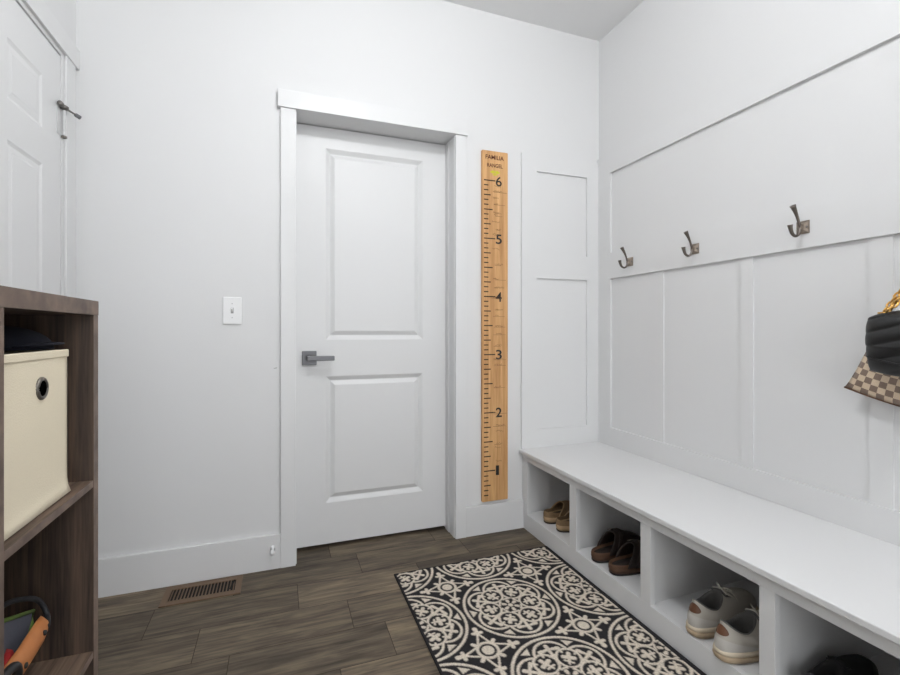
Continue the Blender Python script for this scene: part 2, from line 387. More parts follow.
# ------------------------------------------------------------------ light switch, door bumper, floor register
sw = thing('light_switch', 'white toggle light switch plate on the wall beside the door', 'light switch', (-.1925, 0, 1.1345))
obj('wall_plate', boxes((-.0365, .0365, -.007, -.0002, -.058, .058)), M_white_pl, sw, bevel=.0025)
bm = boxes((-.0055, .0055, -.0078, -.006, -.012, .012)); obj('slot', bm, mat('slot_shadow_plastic', (.3, .3, .3, 1), .5), sw)
bm = bmesh.new(); tube(bm, [(0, -.006, 0), (0, -.017, .008)], [.0048, .0036], 8); obj('toggle', bm, M_white_pl, sw)
for z in (-.030, .030):
    bm = bmesh.new(); cyl(bm, (0, -.0066, z), (0, -.0076, z), .0028, 12); obj('screw', bm, mat('screw_head', (.55, .55, .55, 1), .4, .3), sw)
ds = thing('door_stop', 'small white rubber tipped stop screwed to the baseboard', 'door stop', (-.03, -.016, .094))
bm = bmesh.new(); lathe(bm, [(.011, 0), (.011, -.003), (.005, -.006), (.0045, -.034)], axis='y'); obj('stem', bm, M_white_pl, ds, True)
bm = bmesh.new(); lathe(bm, [(.006, -.034), (.0095, -.036), (.0095, -.05), (.006, -.053)], axis='y'); obj('rubber_tip', bm, M_white_pl, ds, True)
# small nick of filler on the wall by the casing
bm = bmesh.new(); tube(bm, [(-.026, -.0008, .882), (-.012, -.0008, .884)], .0030, 6, flat=.5); struct('trim_18', bm, mat('scuff', (.22, .22, .22, 1), .8))

vt = thing('floor_vent', 'brown slotted floor register set in the planks', 'floor vent', (-.290, -.100, 0))
M_vent = mat('vent_brown', rgb(108, 86, 66), .5, .2); M_vdark = mat('vent_pit', rgb(12, 9, 8), .9)
vx, vy = .142, .073
fr = boxes((-vx, -.118, -vy, vy, 0, .005), (.118, vx, -vy, vy, 0, .005), (-.118, .118, -vy, -.043, 0, .005), (-.118, .118, .043, vy, 0, .005))
obj('frame', fr, M_vent, vt, bevel=.0015)
obj('damper', boxes((-.118, .118, -.043, .043, .0001, .0008)), M_vdark, vt)
bm = bmesh.new()
for k in range(19):
    x = -.118 + .236 * (k + .5) / 19
    box(bm, x - .0019, x + .0019, -.043, .043, .0008, .0046)
obj('grille', bm, M_vent, vt)
bm = bmesh.new(); tube(bm, [(.100, -.030, .004), (.112, .030, .0075)], .003, 8); obj('lever', bm, M_vdark, vt)

# ------------------------------------------------------------------ rug
def rug_pattern(X, Y):
    """1 where the light yarn shows; X, Y in metres from the rug's back left corner (Y towards the room)"""
    px, py = .370, .394
    u = (X - (.822 - .458)) / px; v = -(Y - (.622 - .248)) / py       # medallion centre at (0,0), unit pitch
    light = np.zeros_like(X)
    def put(mask): np.maximum(light, mask, out=light)
    def cut(mask): np.minimum(light, 1 - mask, out=light)
    aa = .006
    def disk(d): return np.clip(.5 - d / (2 * aa), 0, 1)          # d<0 inside
    cu = u - np.round(u); cv = v - np.round(v)
    R = np.hypot(cu, cv); A = np.arctan2(cv, cu)
    put(disk(np.abs(R - .473) - .0135))
    inside = disk(R - .445)
    def seg(ax, ay, bx, by, w0, w1=None):
        dx, dy = bx - ax, by - ay; t = np.clip(((cu - ax) * dx + (cv - ay) * dy) / (dx * dx + dy * dy), 0, 1)
        w_ = w0 if w1 is None else w0 + (w1 - w0) * t
        return np.hypot(cu - ax - t * dx, cv - ay - t * dy) - w_
    def pol(r, a): return r * math.cos(a), r * math.sin(a)
    # scalloped outline: union of six outer petals and six inner rings
    dpet = np.full_like(X, 9.); dinn = np.full_like(X, 9.)
    for k in range(6):
        x, y = pol(.268, math.radians(30 + 60 * k)); dpet = np.minimum(dpet, np.hypot(cu - x, cv - y) - .158)
    x_ = []
    for k in range(6):
        x, y = pol(.222, math.radians(60 * k)); x_.append((x, y)); dinn = np.minimum(dinn, np.hypot(cu - x, cv - y) - .106)
    put(disk(np.abs(dpet) - .0125) * disk(.16 - R))
    cut(disk(dinn))
    put(disk(np.abs(dinn) - .0115))
    # ribs from the ring crossings to the scallops
    for k in range(6):
        a = math.radians(30 + 60 * k)
        # outer palmette: stem, two curled side lobes and a tip
        put(disk(seg(*pol(.235, a), *pol(.375, a), .012, .020)))
        put(disk(seg(*pol(.335, a), *pol(.335, a + .27), .011, .021))); put(disk(seg(*pol(.335, a), *pol(.335, a - .27), .011, .021)))
        put(disk(seg(*pol(.335, a + .27), *pol(.285, a + .33), .017, .010))); put(disk(seg(*pol(.335, a - .27), *pol(.285, a - .33), .017, .010)))
        put(disk(seg(*pol(.262, a - .14), *pol(.262, a + .14), .012)))
        a = math.radians(60 * k)
        # small trefoil in each inner ring
        put(disk(seg(*pol(.155, a), *pol(.275, a), .010, .020)))
        put(disk(seg(*pol(.232, a - .20), *pol(.232, a + .20), .020)) )
        put(disk(seg(*pol(.175, a - .20), *pol(.19, a + .20), .010)) )
        # triangle between two scallops
        tx = cu * math.cos(a) + cv * math.sin(a); ty = np.abs(-cu * math.sin(a) + cv * math.cos(a))
        put(disk(np.maximum(tx - .436, (ty - (tx - .372) * .85)) ) * inside)
    # centre flower
    cut(disk(R - .112)); put(disk(np.abs(R - .108) - .010) * disk(np.cos(6 * A) * .02 - .012)); put(disk(R - .026))
    for k in range(6):
        put(disk(seg(*pol(.052, math.radians(30 + 60 * k)), *pol(.074, math.radians(30 + 60 * k)), .015, .019)))
    # snow-star between four medallions
    cu = u - .5 - np.round(u - .5); cv = v - .5 - np.round(v - .5); R = np.hypot(cu, cv); A = np.arctan2(cv, cu)
    for k in range(4):
        a = math.radians(90 * k)
        for s_ in (-1, 1):
            put(disk(seg(*pol(.10, a + s_ * .62), *pol(.205, a + s_ * .04), .010)))
        put(disk(seg(*pol(.200, a), *pol(.285, a), .014, .024)))
        put(disk(seg(*pol(.232, a - .17), *pol(.232, a + .17), .018)))
        a += math.radians(45)
        put(disk(seg(*pol(.08, a), *pol(.145, a), .022, .018)))
    put(disk(R - .105)); cut(disk(np.abs(R - .066) - .0115))
    return light
RW, RL = .7555, 1.24
nx, ny = 330, 540
xs = np.linspace(0, RW, nx); ys = np.linspace(0, RL, ny)
GX, GY = np.meshgrid(xs, ys)
rng = np.random.default_rng(3)
jit = rng.normal(0, .0006, GX.shape)
P_ = rug_pattern(GX + jit, GY + rng.normal(0, .0006, GX.shape))
edge = np.minimum.reduce([GX, RW - GX, GY, RL - GY])
P_[edge < .009] = 0; P_[GX > .736] = 0  # plain right strip: binding plus the shadow by the bench, put into colour
Z = .0065 + .0012 * P_ + rng.normal(0, .00018, GX.shape)
Z[edge < .004] = .006
co = np.stack([.458 + GX, -.248 - GY, Z], -1).reshape(-1, 3)
idx = np.arange(nx * ny).reshape(ny, nx)
q = np.stack([idx[:-1, :-1], idx[1:, :-1], idx[1:, 1:], idx[:-1, 1:]], -1).reshape(-1, 4)
# skirt to the floor
per = np.concatenate([idx[0, :], idx[1:, -1], idx[-1, -2::-1], idx[-2:0:-1, 0]])
low = co[per].copy(); low[:, 2] = .0003
nb = len(co); co = np.vstack([co, low]); m_ = len(per)
sk = np.array([[per[i], per[(i + 1) % m_], nb + (i + 1) % m_, nb + i] for i in range(m_)])
me = bpy.data.meshes.new('rug'); me.from_pydata(co.tolist(), [], np.vstack([q, sk]).tolist())
at = me.color_attributes.new('yarn', 'FLOAT_COLOR', 'POINT')
val = np.zeros((len(co), 4)); val[:nb, 0] = P_.reshape(-1); val[:nb, 1] = rng.random(nb); val[:, 3] = 1
at.data.foreach_set('color', val.reshape(-1))
me.polygons.foreach_set('use_smooth', [True] * len(me.polygons))
mr_ = bpy.data.materials.new('woven_rug'); mr_.use_nodes = True; nt = mr_.node_tree; b = nt.nodes['Principled BSDF']
b.inputs['Roughness'].default_value = .95; b.inputs['Specular IOR Level'].default_value = .1
an = nt.nodes.new('ShaderNodeAttribute'); an.attribute_name = 'yarn'; sp = nt.nodes.new('ShaderNodeSeparateColor'); nt.links.new(an.outputs['Color'], sp.inputs[0])
mx = nt.nodes.new('ShaderNodeMix'); mx.data_type = 'RGBA'; mx.inputs[6].default_value = rgb(44, 42, 44); mx.inputs[7].default_value = rgb(206, 195, 180)
nt.links.new(sp.outputs[0], mx.inputs[0])
mr2 = nt.nodes.new('ShaderNodeMapRange'); nt.links.new(sp.outputs[1], mr2.inputs[0]); mr2.inputs[3].default_value = .75; mr2.inputs[4].default_value = 1.2
ml = nt.nodes.new('ShaderNodeMix'); ml.data_type = 'RGBA'; ml.blend_type = 'MULTIPLY'; ml.inputs[0].default_value = 1
nt.links.new(mx.outputs[2], ml.inputs[6]); nt.links.new(mr2.outputs[0], ml.inputs[7]); nt.links.new(ml.outputs[2], b.inputs['Base Color'])
me.materials.append(mr_)
rug = bpy.data.objects.new('rug', me); C.objects.link(rug)
tag(rug, 'black woven rug with cream round medallions lying along the bench', 'rug')

# ------------------------------------------------------------------ coat hooks
def make_hook(label):
    t = thing('coat_hook', label, 'coat hook', (RX, 0, 0), group='coat hooks on the white rail')
    obj('back_plate', boxes((-.003, -.0002, -.0215, .0215, -.0225, .0225)), M_bronze, t, bevel=.001)
    bm = bmesh.new()
    r0 = [(-.003, s * .0175, z_) for s, z_ in ((-1, -.0185), (1, -.0185), (1, .0185), (-1, .0185))]
    r1 = [(-.0105, s * .0075, z_) for s, z_ in ((-1, -.010), (1, -.010), (1, .010), (-1, .010))]
    r2 = [(-.020, s * .0065, z_) for s, z_ in ((-1, -.008), (1, -.008), (1, .008), (-1, .008))]
    ring_loft(bm, [r0, r1, r2]); obj('boss', bm, M_bronze, t)
    for y in (-.0135, .0135):
        bm = bmesh.new(); lathe(bm, [(.0042, -.003), (.004, -.0066), (.0015, -.0076)], (0, y, .0), 12, axis='x'); obj('screw', bm, M_nickel, t, True)
    bm = bmesh.new()
    pts = spline([(-.014, 0, .000), (-.022, 0, .012), (-.028, 0, .028), (-.040, 0, .050), (-.054, 0, .071)], 5)
    k_ = len(pts); tube(bm, pts, [.0062 - .0022 * math.sin(PI * i / (k_ - 1)) + .0035 * (i / (k_ - 1)) ** 3 for i in range(k_)], 12, ref=(0, 1, 0))
    obj('upper_arm', bm, M_arm, t, True)
    bm = bmesh.new()
    pts = spline([(-.014, 0, .002), (-.019, 0, -.014), (-.028, 0, -.028), (-.042, 0, -.032), (-.057, 0, -.024), (-.065, 0, -.006), (-.067, 0, .004)], 5)
    k_ = len(pts); tube(bm, pts, [.0056 - .0012 * math.sin(PI * i / (k_ - 1)) + .0035 * (i / (k_ - 1)) ** 3 for i in range(k_)], 12, ref=(0, 1, 0))
    obj('lower_arm', bm, M_arm, t, True)
    return t
HZ = 1.405
hk = make_hook('bronze double coat hook nearest the corner of the room'); hk.location = (RX, -.266, HZ)
dup(hk, (RX, -.665, HZ), 0, 'bronze double coat hook in the middle of the three bare ones')
dup(hk, (RX, -1.110, HZ), 0, 'bronze double coat hook just beside the one holding the handbags')
dup(hk, (RX, -1.545, HZ), 0, 'bronze double coat hook carrying the black and checkered handbags')

# ------------------------------------------------------------------ handbags on the fourth hook
def checker_mat():
    m = bpy.data.materials.new('checkered_canvas'); m.use_nodes = True; nt = m.node_tree; N = nt.nodes; L = nt.links
    b = N['Principled BSDF']; b.inputs['Roughness'].default_value = .5
    uv = N.new('ShaderNodeUVMap'); uv.uv_map = 'UVMap'
    ck = N.new('ShaderNodeTexChecker'); ck.inputs['Scale'].default_value = 1; L.new(uv.outputs[0], ck.inputs['Vector'])
    ck.inputs[1].default_value = rgb(208, 188, 162); ck.inputs[2].default_value = rgb(128, 108, 95)
    n = N.new('ShaderNodeTexNoise'); n.inputs['Scale'].default_value = 900; tc = N.new('ShaderNodeTexCoord'); L.new(tc.outputs['Object'], n.inputs['Vector'])
    mx = N.new('ShaderNodeMix'); mx.data_type = 'RGBA'; mx.blend_type = 'OVERLAY'; mx.inputs[0].default_value = .5
    L.new(ck.outputs[0], mx.inputs[6]); L.new(n.outputs['Fac'], mx.inputs[7]); L.new(mx.outputs[2], b.inputs['Base Color'])
    return m
M_check = checker_mat(); M_gold = mat('gold', rgb(214, 168, 96), .28, 1); M_leather = mat('black_leather', rgb(15, 15, 16), .48, bump=.12, bscale=240)
M_trimL = mat('brown_leather_edge', rgb(96, 66, 48), .5)
def shell(nu, nv, fn, uvf=None, name='bag'):
    """closed pillow: front and back grids from fn(u,v,side)"""
    bm = bmesh.new(); uvl = bm.loops.layers.uv.new('UVMap')
    for side in (-1, 1):
        G = [[bm.verts.new(fn(i / nu, j / nv, side)) for i in range(nu + 1)] for j in range(nv + 1)]
        for j in range(nv):
            for i in range(nu):
                f = bm.faces.new((G[j][i], G[j][i + 1], G[j + 1][i + 1], G[j + 1][i]))
                cs = ((i, j), (i + 1, j), (i + 1, j + 1), (i, j + 1))
                for lp, (a, c_) in zip(f.loops, cs):
                    if uvf: lp[uvl].uv = uvf(a / nu, c_ / nv)
    bmesh.ops.remove_doubles(bm, verts=bm.verts[:], dist=1e-5)
    return bm
# checkered pouch: local x = distance from the wall (negative), y along the wall, z up from its lowest point
cb = thing('checkered_handbag', 'beige and brown checkered handbag hanging behind the black quilted one', 'handbag', (RX - .004, -1.545, .806))
def cbf(u, v, side):
    half = .286 - .105 * v ** .85
    y = (1 - 2 * u) * half
    z = .300 * v + (.060 * abs(1 - 2 * u) ** 1.6 + .006) * (1 - v) - .02 * v * (1 - abs(2 * u - 1))
    e = (max(0, 1 - abs(2 * u - 1) ** 4) ** .5) * (max(0, min(1, v * 5 + .0)) ** .5) * (1 - .55 * v)
    th = .024 * e * (1 + .10 * math.sin(9 * u + 4 * v))
    return (-.040 + side * th, y, z)
obj('body', shell(40, 24, cbf, lambda a, c_: (a * 28, c_ * 14)), M_check, cb, True)
bm = bmesh.new()
pts = [cbf(k / 24, 0, -1) for k in range(25)]; tube(bm, pts, .0028, 6); obj('bottom_piping', bm, M_trimL, cb, True)
bm = bmesh.new()
for s in (-1, 1):
    tube(bm, spline([(-.040 - .003 * s, .10, .285), (-.042, .085, .42), (-.046, .04, .545), (-.055, 0, .572), (-.046, -.04, .545), (-.042, -.085, .42), (-.040 - .003 * s, -.10, .285)], 6), .0045, 8)
obj('strap', bm, M_trimL, cb, True)
# black quilted bag
qb = thing('quilted_handbag', 'black quilted leather handbag hung by a gold chain', 'handbag', (RX - .132, -1.522, .921))
def qbf(u, v, side):
    yy = 1 - 2 * u
    half = .150 + .006 * math.sin(v * PI)
    y = yy * half
    z = .178 * v - .012 * (1 - v) * (abs(yy) ** 3) * -1.2 + .006 * math.sin(3 * u + 1) * v
    if v > .8: z -= .020 * ((v - .8) / .2) ** 2 * abs(yy) ** 4
    e = max(0, 1 - abs(yy) ** 6) ** .5 * max(0, 1 - abs(2 * v - 1) ** 3.2) ** .5
    th = .040 * e
    if side < 0 and e > 0:
        # chevron channels
        ph = (v * 4.6 + abs(yy - .0) * 1.15) % 1
        th += .009 * e * (abs(math.sin(PI * ph)) ** .55 - .6)
    if side < 0 and v > .42: th += .005 * e
    return (side * th, y, z)
obj('body', shell(70, 60, qbf), M_leather, qb, True)
bm = bmesh.new()
fl = [(qbf(k / 40, .16 + .10 * abs(2 * k / 40 - 1), -1)) for k in range(1, 40)]
tube(bm, [(p[0] - .002, p[1], p[2]) for p in fl], .0022, 6); obj('flap_edge', bm, M_leather, qb, True)
def chain(name, pts, parent, rl=.0100, rw=.0030):
    P = spline(pts, 12); bm = bmesh.new(); acc = 0; k = 0; last = P[0]
    for a, b in zip(P[:-1], P[1:]):
        acc += (b - a).length
        if acc >= rl * 1.25:
            acc = 0; t = (b - a).normalized(); s = t.cross(Vector((0, 1, .3))).normalized(); n_ = t.cross(s)
            if k % 2: s, n_ = n_, s
            ring = []
            for q in range(11):
                an_ = 2 * PI * q / 10; ring.append(b + t * math.cos(an_) * rl + s * math.sin(an_) * rl * .68)
            tube(bm, ring, rw, 6, True); k += 1
    return obj(name, bm, M_gold, parent, True)
chain('chain', [(-.004, .118, .172), (.018, .088, .235), (.045, .045, .32), (.062, .006, .42), (.066, -.035, .452), (.067, -.042, .452)], qb)
chain('chain', [(-.016, .106, .172), (.004, .070, .235), (.036, .030, .33), (.058, -.004, .42), (.062, -.035, .447)], qb)
chain('chain', [(0, -.118, .172), (.02, -.088, .24), (.045, -.075, .34), (.060, -.05, .42), (.066, -.035, .452)], qb)
for yy in (.118, -.118):
    bm = bmesh.new(); tube(bm, [(.010 * math.cos(2 * PI * q / 16) * .8, yy + .012 * math.sin(2 * PI * q / 16), .176) for q in range(17)], .0026, 8); obj('eyelet', bm, M_gold, qb, True)

# ------------------------------------------------------------------ shoes
def foot(theta, Ln, Wd, waist=.0, hw=.82):
    """outline point of a foot; theta 0 at the heel, pi at the toe; x forward, y sideways"""
    t = (1 - math.cos(theta)) / 2
    sm = min(1, max(0, (t - .25) / .45)); sm = sm * sm * (3 - 2 * sm)
    wd = Wd / 2 * (hw + (1 - hw) * sm - waist * math.exp(-((t - .42) / .14) ** 2))
    s_ = math.sin(theta); y = math.copysign(abs(s_) ** .72, s_) * wd
    return Ln * t, y
NTH = 56
def sole_mesh(Ln, Wd, levels, hw=.82, waist=.05):
    """levels: list of (z, grow, lift) rings"""
    bm = bmesh.new(); rings = []
    for z, gr, lift in levels:
        ring = []
        for k in range(NTH):
            x, y = foot(2 * PI * k / NTH, Ln + 2 * gr, Wd + 2 * gr, waist, hw)
            x -= gr; t = x / Ln
            ring.append((x, y, z + lift * (max(0, t - .72) ** 2 * 3 + max(0, .12 - t) ** 2 * 9)))
        rings.append(ring)
    ring_loft(bm, rings); return bm
def make_sneaker(label, cols, group, lace_up=True):
    Ln, Wd, Zs = .285, .098, .030
    t = thing('sneaker', label, 'shoe', group=group)
    obj('sole', sole_mesh(Ln, Wd, [(.0, -.002, .010), (.004, .004, .009), (.013, .0075, .005), (.019, .0055, .003), (.0215, .002, 0), (.031, -.003, 0)]), cols['sole'], t, True)
    obj('midsole', sole_mesh(Ln, Wd, [(.019, .003, .003), (.0235, .0066, .002), (.029, .0056, .001), (.0325, .001, 0)]), cols['mid'], t, True)
    def top(k):
        a = 2 * PI * k / NTH; cxk, rx, ry = .074, .054, .031
        x = cxk - rx * math.cos(a); y = ry * math.sin(a)
        fwd = max(0, -math.cos(a)); bk = max(0, math.cos(a))
        z = .076 + .030 * fwd ** 1.3 + .028 * bk ** 2.4
        x -= .006 * bk ** 3
        return x, y, z
    def surf(k, v, off=0.):
        x0, y0 = foot(2 * PI * k / NTH, Ln - .004, Wd - .004, .06, .82); x1, y1, z1 = top(k)
        a = 2 * PI * k / NTH; fwd = max(0, -math.cos(a))
        h = v ** (1.0 + .9 * fwd); q = v ** (1 - .50 * fwd)
        bul = .007 * math.sin(PI * min(1, v * 1.15)) * (1 - fwd * .4)
        dx, dy = x0 - Ln * .4, y0; dl = math.hypot(dx, dy) or 1
        x = x0 + (x1 - x0) * h + (bul + off) * dx / dl; y = y0 + (y1 - y0) * h + (bul + off) * dy / dl
        return (x, y, .027 + (z1 - .027) * q + off * .2 * v)
    bm = bmesh.new(); NV = 14
    ring_loft(bm, [[surf(k, j / NV) for k in range(NTH)] for j in range(NV + 1)], True, False)
    obj('upper', bm, cols['upper'], t, True)
    bm = bmesh.new()      # lining: rolled collar, then down to the insole
    R0 = [top(k) for k in range(NTH)]
    def inn(s_, dz): return [((p[0] - .074) * s_ + .074, p[1] * s_, p[2] + dz) for p in R0]
    low = [((p[0] - .074) * .96 + .074, p[1] * .98, .036) for p in R0]
    ring_loft(bm, [R0, inn(.97, .003), inn(.90, .002), inn(.84, -.008)] + [[tuple(a[i] * (1 - f) + b_[i] * f for i in range(3)) for a, b_ in zip(inn(.84, -.008), low)] for f in (.4, .8, 1)], True, False)
    f = bm.faces.new([bm.verts.new(p) for p in low]); obj('lining', bm, cols['lining'], t, True)
    # stitched overlays
    def patch(name, ks, v0, v1, off, m, shape=None):
        bm = bmesh.new(); n_ = 8; rows_ = []
        for j in range(n_ + 1):
            row = []
            for i, k in enumerate(ks):
                f_ = i / (len(ks) - 1); e = shape(f_) if shape else 1
                va = v0 + (v1 - v0) * (.5 + (j / n_ - .5) * e); row.append(surf(k, va, off))
            rows_.append(row)
        ring_loft(bm, rows_, False, False); return obj(name, bm, m, t, True)
    patch('heel_tab', [k * .5 for k in range(-9, 10)], .58, .90, .0022, cols['tab'], lambda f_: math.sqrt(max(.02, 1 - (2 * f_ - 1) ** 2)))
    patch('heel_counter', [k for k in range(-12, 13)], .02, .50, .0018, cols['panel'], lambda f_: math.sqrt(max(.05, 1 - (2 * f_ - 1) ** 4)))
    patch('toe_cap', [k for k in range(20, 37)], .02, .42, .0018, cols['panel'], lambda f_: math.sqrt(max(.05, 1 - (2 * f_ - 1) ** 4)))
    # tongue
    bm = bmesh.new(); rows_ = []
    for j in range(9):
        f_ = j / 8; x = .208 - .085 * f_; zc = .062 + .052 * f_ + .006 * math.sin(PI * f_)
        rows_.append([(x - .012 * f_ * abs(i / 6 - .5) * 0, (i / 6 - .5) * (.036 + .012 * f_), zc - 3.0 * ((i / 6 - .5) * .05) ** 2 * 6) for i in range(7)])
    ring_loft(bm, rows_, False, False); tg = obj('tongue', bm, cols['lining'], t, True)
    so = tg.modifiers.new('thickness', 'SOLIDIFY'); so.thickness = .005
    bm = bmesh.new()
    for k in range(6):
        x = .205 - .0135 * k; z = .070 + .0075 * k
        tube(bm, spline([(x, -.022, z - .006), (x - .004, 0, z + .004), (x - .010, .022, z - .002)], 4), .0022, 6)
        tube(bm, spline([(x, .022, z - .006), (x - .004, 0, z + .006), (x - .010, -.022, z - .002)], 4), .0022, 6)
    if lace_up:
        for s in (-1, 1):
            tube(bm, spline([(.140, 0, .108), (.138, .010 * s, .117), (.148, .022 * s, .114), (.156, .016 * s, .104), (.142, 0, .108)], 5), .0021, 6)
            tube(bm, spline([(.140, 0, .108), (.152, .014 * s, .106), (.165, .022 * s, .094), (.172, .030 * s, .076)], 4), .0020, 6)
    obj('laces', bm, cols['lace'], t, True)
    return t
ws = dict(sole=mat('gum_cream', rgb(170, 150, 124), .6), mid=mat('midsole_cream', rgb(196, 182, 160), .6), upper=mat('cream_mesh', rgb(176, 170, 160), .8, bump=.3, bscale=500),
          lining=mat('grey_lining', rgb(92, 90, 88), .9), tab=mat('tan_leather_tab', rgb(92, 56, 32), .5), panel=mat('pale_suede', rgb(184, 180, 174), .75, mottled=.06, bscale=40), lace=mat('cream_lace', rgb(205, 198, 186), .8))
ks_ = dict(sole=mat('black_sole', rgb(30, 30, 30), .6), mid=mat('black_midsole', rgb(40, 40, 40), .6), upper=mat('black_mesh', rgb(26, 26, 27), .85),
           lining=mat('dark_lining', rgb(34, 32, 33), .9), tab=mat('dusty_pink_tab', rgb(120, 92, 84), .6), panel=mat('black_suede', rgb(32, 31, 31), .7), lace=mat('black_lace', rgb(20, 20, 20), .8))
a_ = make_sneaker('cream sneaker with a tan heel patch, the one farther from the black shoes', ws, 'cream sneakers in the bench'); a_.scale = (1.04, 1.1, 1.05); a_.location = (1.220, -1.084, SH + .0005); a_.rotation_euler = (0, 0, math.radians(5))
dup(a_, (1.206, -1.191, SH + .0005), math.radians(-3), 'cream sneaker with a tan heel patch, the one nearer the black shoes')
k1 = make_sneaker('black sneaker in the fourth cubby beside the divider', ks_, 'black sneakers in the bench', False); k1.scale = (1, 1, .9); k1.location = (1.245, -1.412, SH + .0005); k1.rotation_euler = (0, 0, math.radians(4))
dup(k1, (1.250, -1.525, SH + .0005), math.radians(-2), 'black sneaker in the fourth cubby, farther from the cream sneakers')

def make_clog(name, label, cols, group, strap=True, hump=.072):
    Ln, Wd = .270, .094
    t = thing(name, label, 'shoe', group=group)
    obj('outsole', sole_mesh(Ln, Wd, [(0, -.003, .010), (.005, 0, .010), (.009, 0, .008)], .86, .04), cols['outsole'], t, True)
    obj('footbed', sole_mesh(Ln, Wd, [(.009, -.001, .008), (.022, .002, .006), (.036, .0015, .004), (.042, -.001, .004), (.040, -.006, .003), (.033, -.012, 0)], .86, .04), cols['cork'], t, True)
    obj('insole', sole_mesh(Ln, Wd, [(.032, -.0115, 0), (.0338, -.012, 0)], .86, .04), cols['insole'], t, True)
    # vamp: arches from the instep opening to the toe
    bm = bmesh.new(); rings = []; NS, NA = 22, 20
    def arch(t_, grow=0.):
        x = .085 + (Ln - .0855) * t_
        th = math.acos(1 - 2 * min(.9999, x / Ln)); w_ = foot(th, Ln, Wd + .004, .04, .86)[1] + grow
        hgt = hump * (1 - .30 * t_) * (1 - t_ ** 4.5) ** .6 * (.90 + .1 * math.sin(PI * min(1, t_ * 2))) + grow + .008
        ring = []
        for i in range(NA + 1):
            a = PI * i / NA; yy = -w_ * math.copysign(abs(math.cos(a)) ** .8, math.cos(a)); zz = .030 + hgt * math.sin(a) ** .75
            back = -.030 * (1 - math.sin(a)) * (1 - t_) ** 2 + .020 * math.sin(a) * (1 - t_) ** 2
            ring.append((x + back, yy, zz))
        return ring
    ring_loft(bm, [arch(j / NS) for j in range(NS + 1)], False, False)
    u = obj('upper', bm, cols['upper'], t, True); so = u.modifiers.new('thickness', 'SOLIDIFY'); so.thickness = .0035; so.offset = -1
    bm = bmesh.new(); tube(bm, arch(0, .0005), .0028, 8); obj('collar_binding', bm, cols['cork' if not strap else 'upper'], t, True)
    if not strap:      # low suede wall round the heel
        bm = bmesh.new(); rings = []
        for z_, gr in ((.030, .0015), (.045, .002), (.056, .0005), (.062, -.003), (.058, -.006), (.036, -.007)):
            ring = []
            for k in range(NTH):
                x, y = foot(2 * PI * k / NTH, Ln + 2 * gr, Wd + 2 * gr, .04, .86); x -= gr
                ring.append((x, y, z_ - .012 * max(0, 1 - abs(x - .10) / .12) * (z_ > .04)))
            rings.append(ring)
        ring_loft(bm, rings, True, False); obj('heel_wall', bm, cols['upper'], t, True)
    if strap:
        bm = bmesh.new(); ring_loft(bm, [arch(t_, .0035) for t_ in (.12, .16, .20, .25)], False, False)
        st = obj('strap', bm, cols['upper'], t, True); so = st.modifiers.new('thickness', 'SOLIDIFY'); so.thickness = .003; so.offset = 0
        p = Vector(arch(.18, .006)[14]); bm = bmesh.new()
        q = [p + Vector((dx, dy, dz)) for dx, dy, dz in ((-.011, -.008, .006), (.011, -.008, .004), (.011, .009, -.006), (-.011, .009, -.004), (-.011, -.008, .006))]
        tube(bm, q, .0016, 8); tube(bm, [(q[0] + q[1]) / 2, (q[2] + q[3]) / 2], .0012, 6); obj('buckle', bm, M_bronze, t, True)
    return t
bc = dict(outsole=mat('clog_outsole', rgb(30, 22, 18), .8), cork=mat('dark_cork', rgb(82, 56, 38), .8, mottled=.3, bscale=300), insole=mat('dark_insole', rgb(30, 21, 17), .9), upper=mat('dark_brown_leather', rgb(42, 31, 26), .6, bump=.1, bscale=150))
tc_ = dict(outsole=mat('slipper_outsole', rgb(62, 52, 42), .8), cork=mat('tan_side', rgb(176, 148, 112), .8, mottled=.15, bscale=200), insole=mat('olive_insole', rgb(84, 68, 50), .95), upper=mat('olive_tan_suede', rgb(126, 102, 74), .9, mottled=.2, bscale=60))
b1 = make_clog('clog', 'dark brown buckled clog in the second cubby, the one nearer the door', bc, 'brown clogs in the bench', True, .076); b1.location = (1.226, -.585, SH + .0005); b1.rotation_euler = (0, 0, math.radians(3))
dup(b1, (1.228, -.690, SH + .0005), math.radians(-2), 'dark brown buckled clog in the second cubby, the one nearer the sneakers')
s1 = make_clog('slipper', 'tan slip-on in the first cubby, the one nearer the door', tc_, 'tan slip-ons in the bench', False, .058); s1.location = (1.245, -.178, SH + .0005); s1.rotation_euler = (0, 0, math.radians(2))
dup(s1, (1.250, -.282, SH + .0005), math.radians(-2), 'tan slip-on in the first cubby, the one nearer the brown clogs')

# ------------------------------------------------------------------ cube bookshelf
FX = -.350
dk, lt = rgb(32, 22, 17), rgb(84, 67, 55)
W_z = wood('shelf_wood_upright', dk, lt, 'z', 2.2, 55, .55, .5); W_y = wood('shelf_wood_level', rgb(52, 40, 32), rgb(112, 92, 77), 'y', 2.2, 55, .55, .5)  # same wood: shade put into the upright colour, light into the level colour
W_lit_edge = wood('shelf_wood_lit_edge', rgb(76, 62, 53), rgb(126, 107, 94), 'z', 8, 8, .55, .5)
bs = thing('bookshelf', 'dark taupe woodgrain cube bookshelf standing against the wall beside the closet door', 'bookshelf', (FX, -1.05, 0))
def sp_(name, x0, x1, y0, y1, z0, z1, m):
    o = obj(name, boxes((x0 - FX, x1 - FX, y0 + 1.05, y1 + 1.05, z0, z1)), [m, W_lit_edge], bs, bevel=.0008)
    for p in o.data.polygons:       # front edges get a lighter wood, their light put into the colour
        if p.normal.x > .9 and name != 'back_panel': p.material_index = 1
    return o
BK = XL + .018
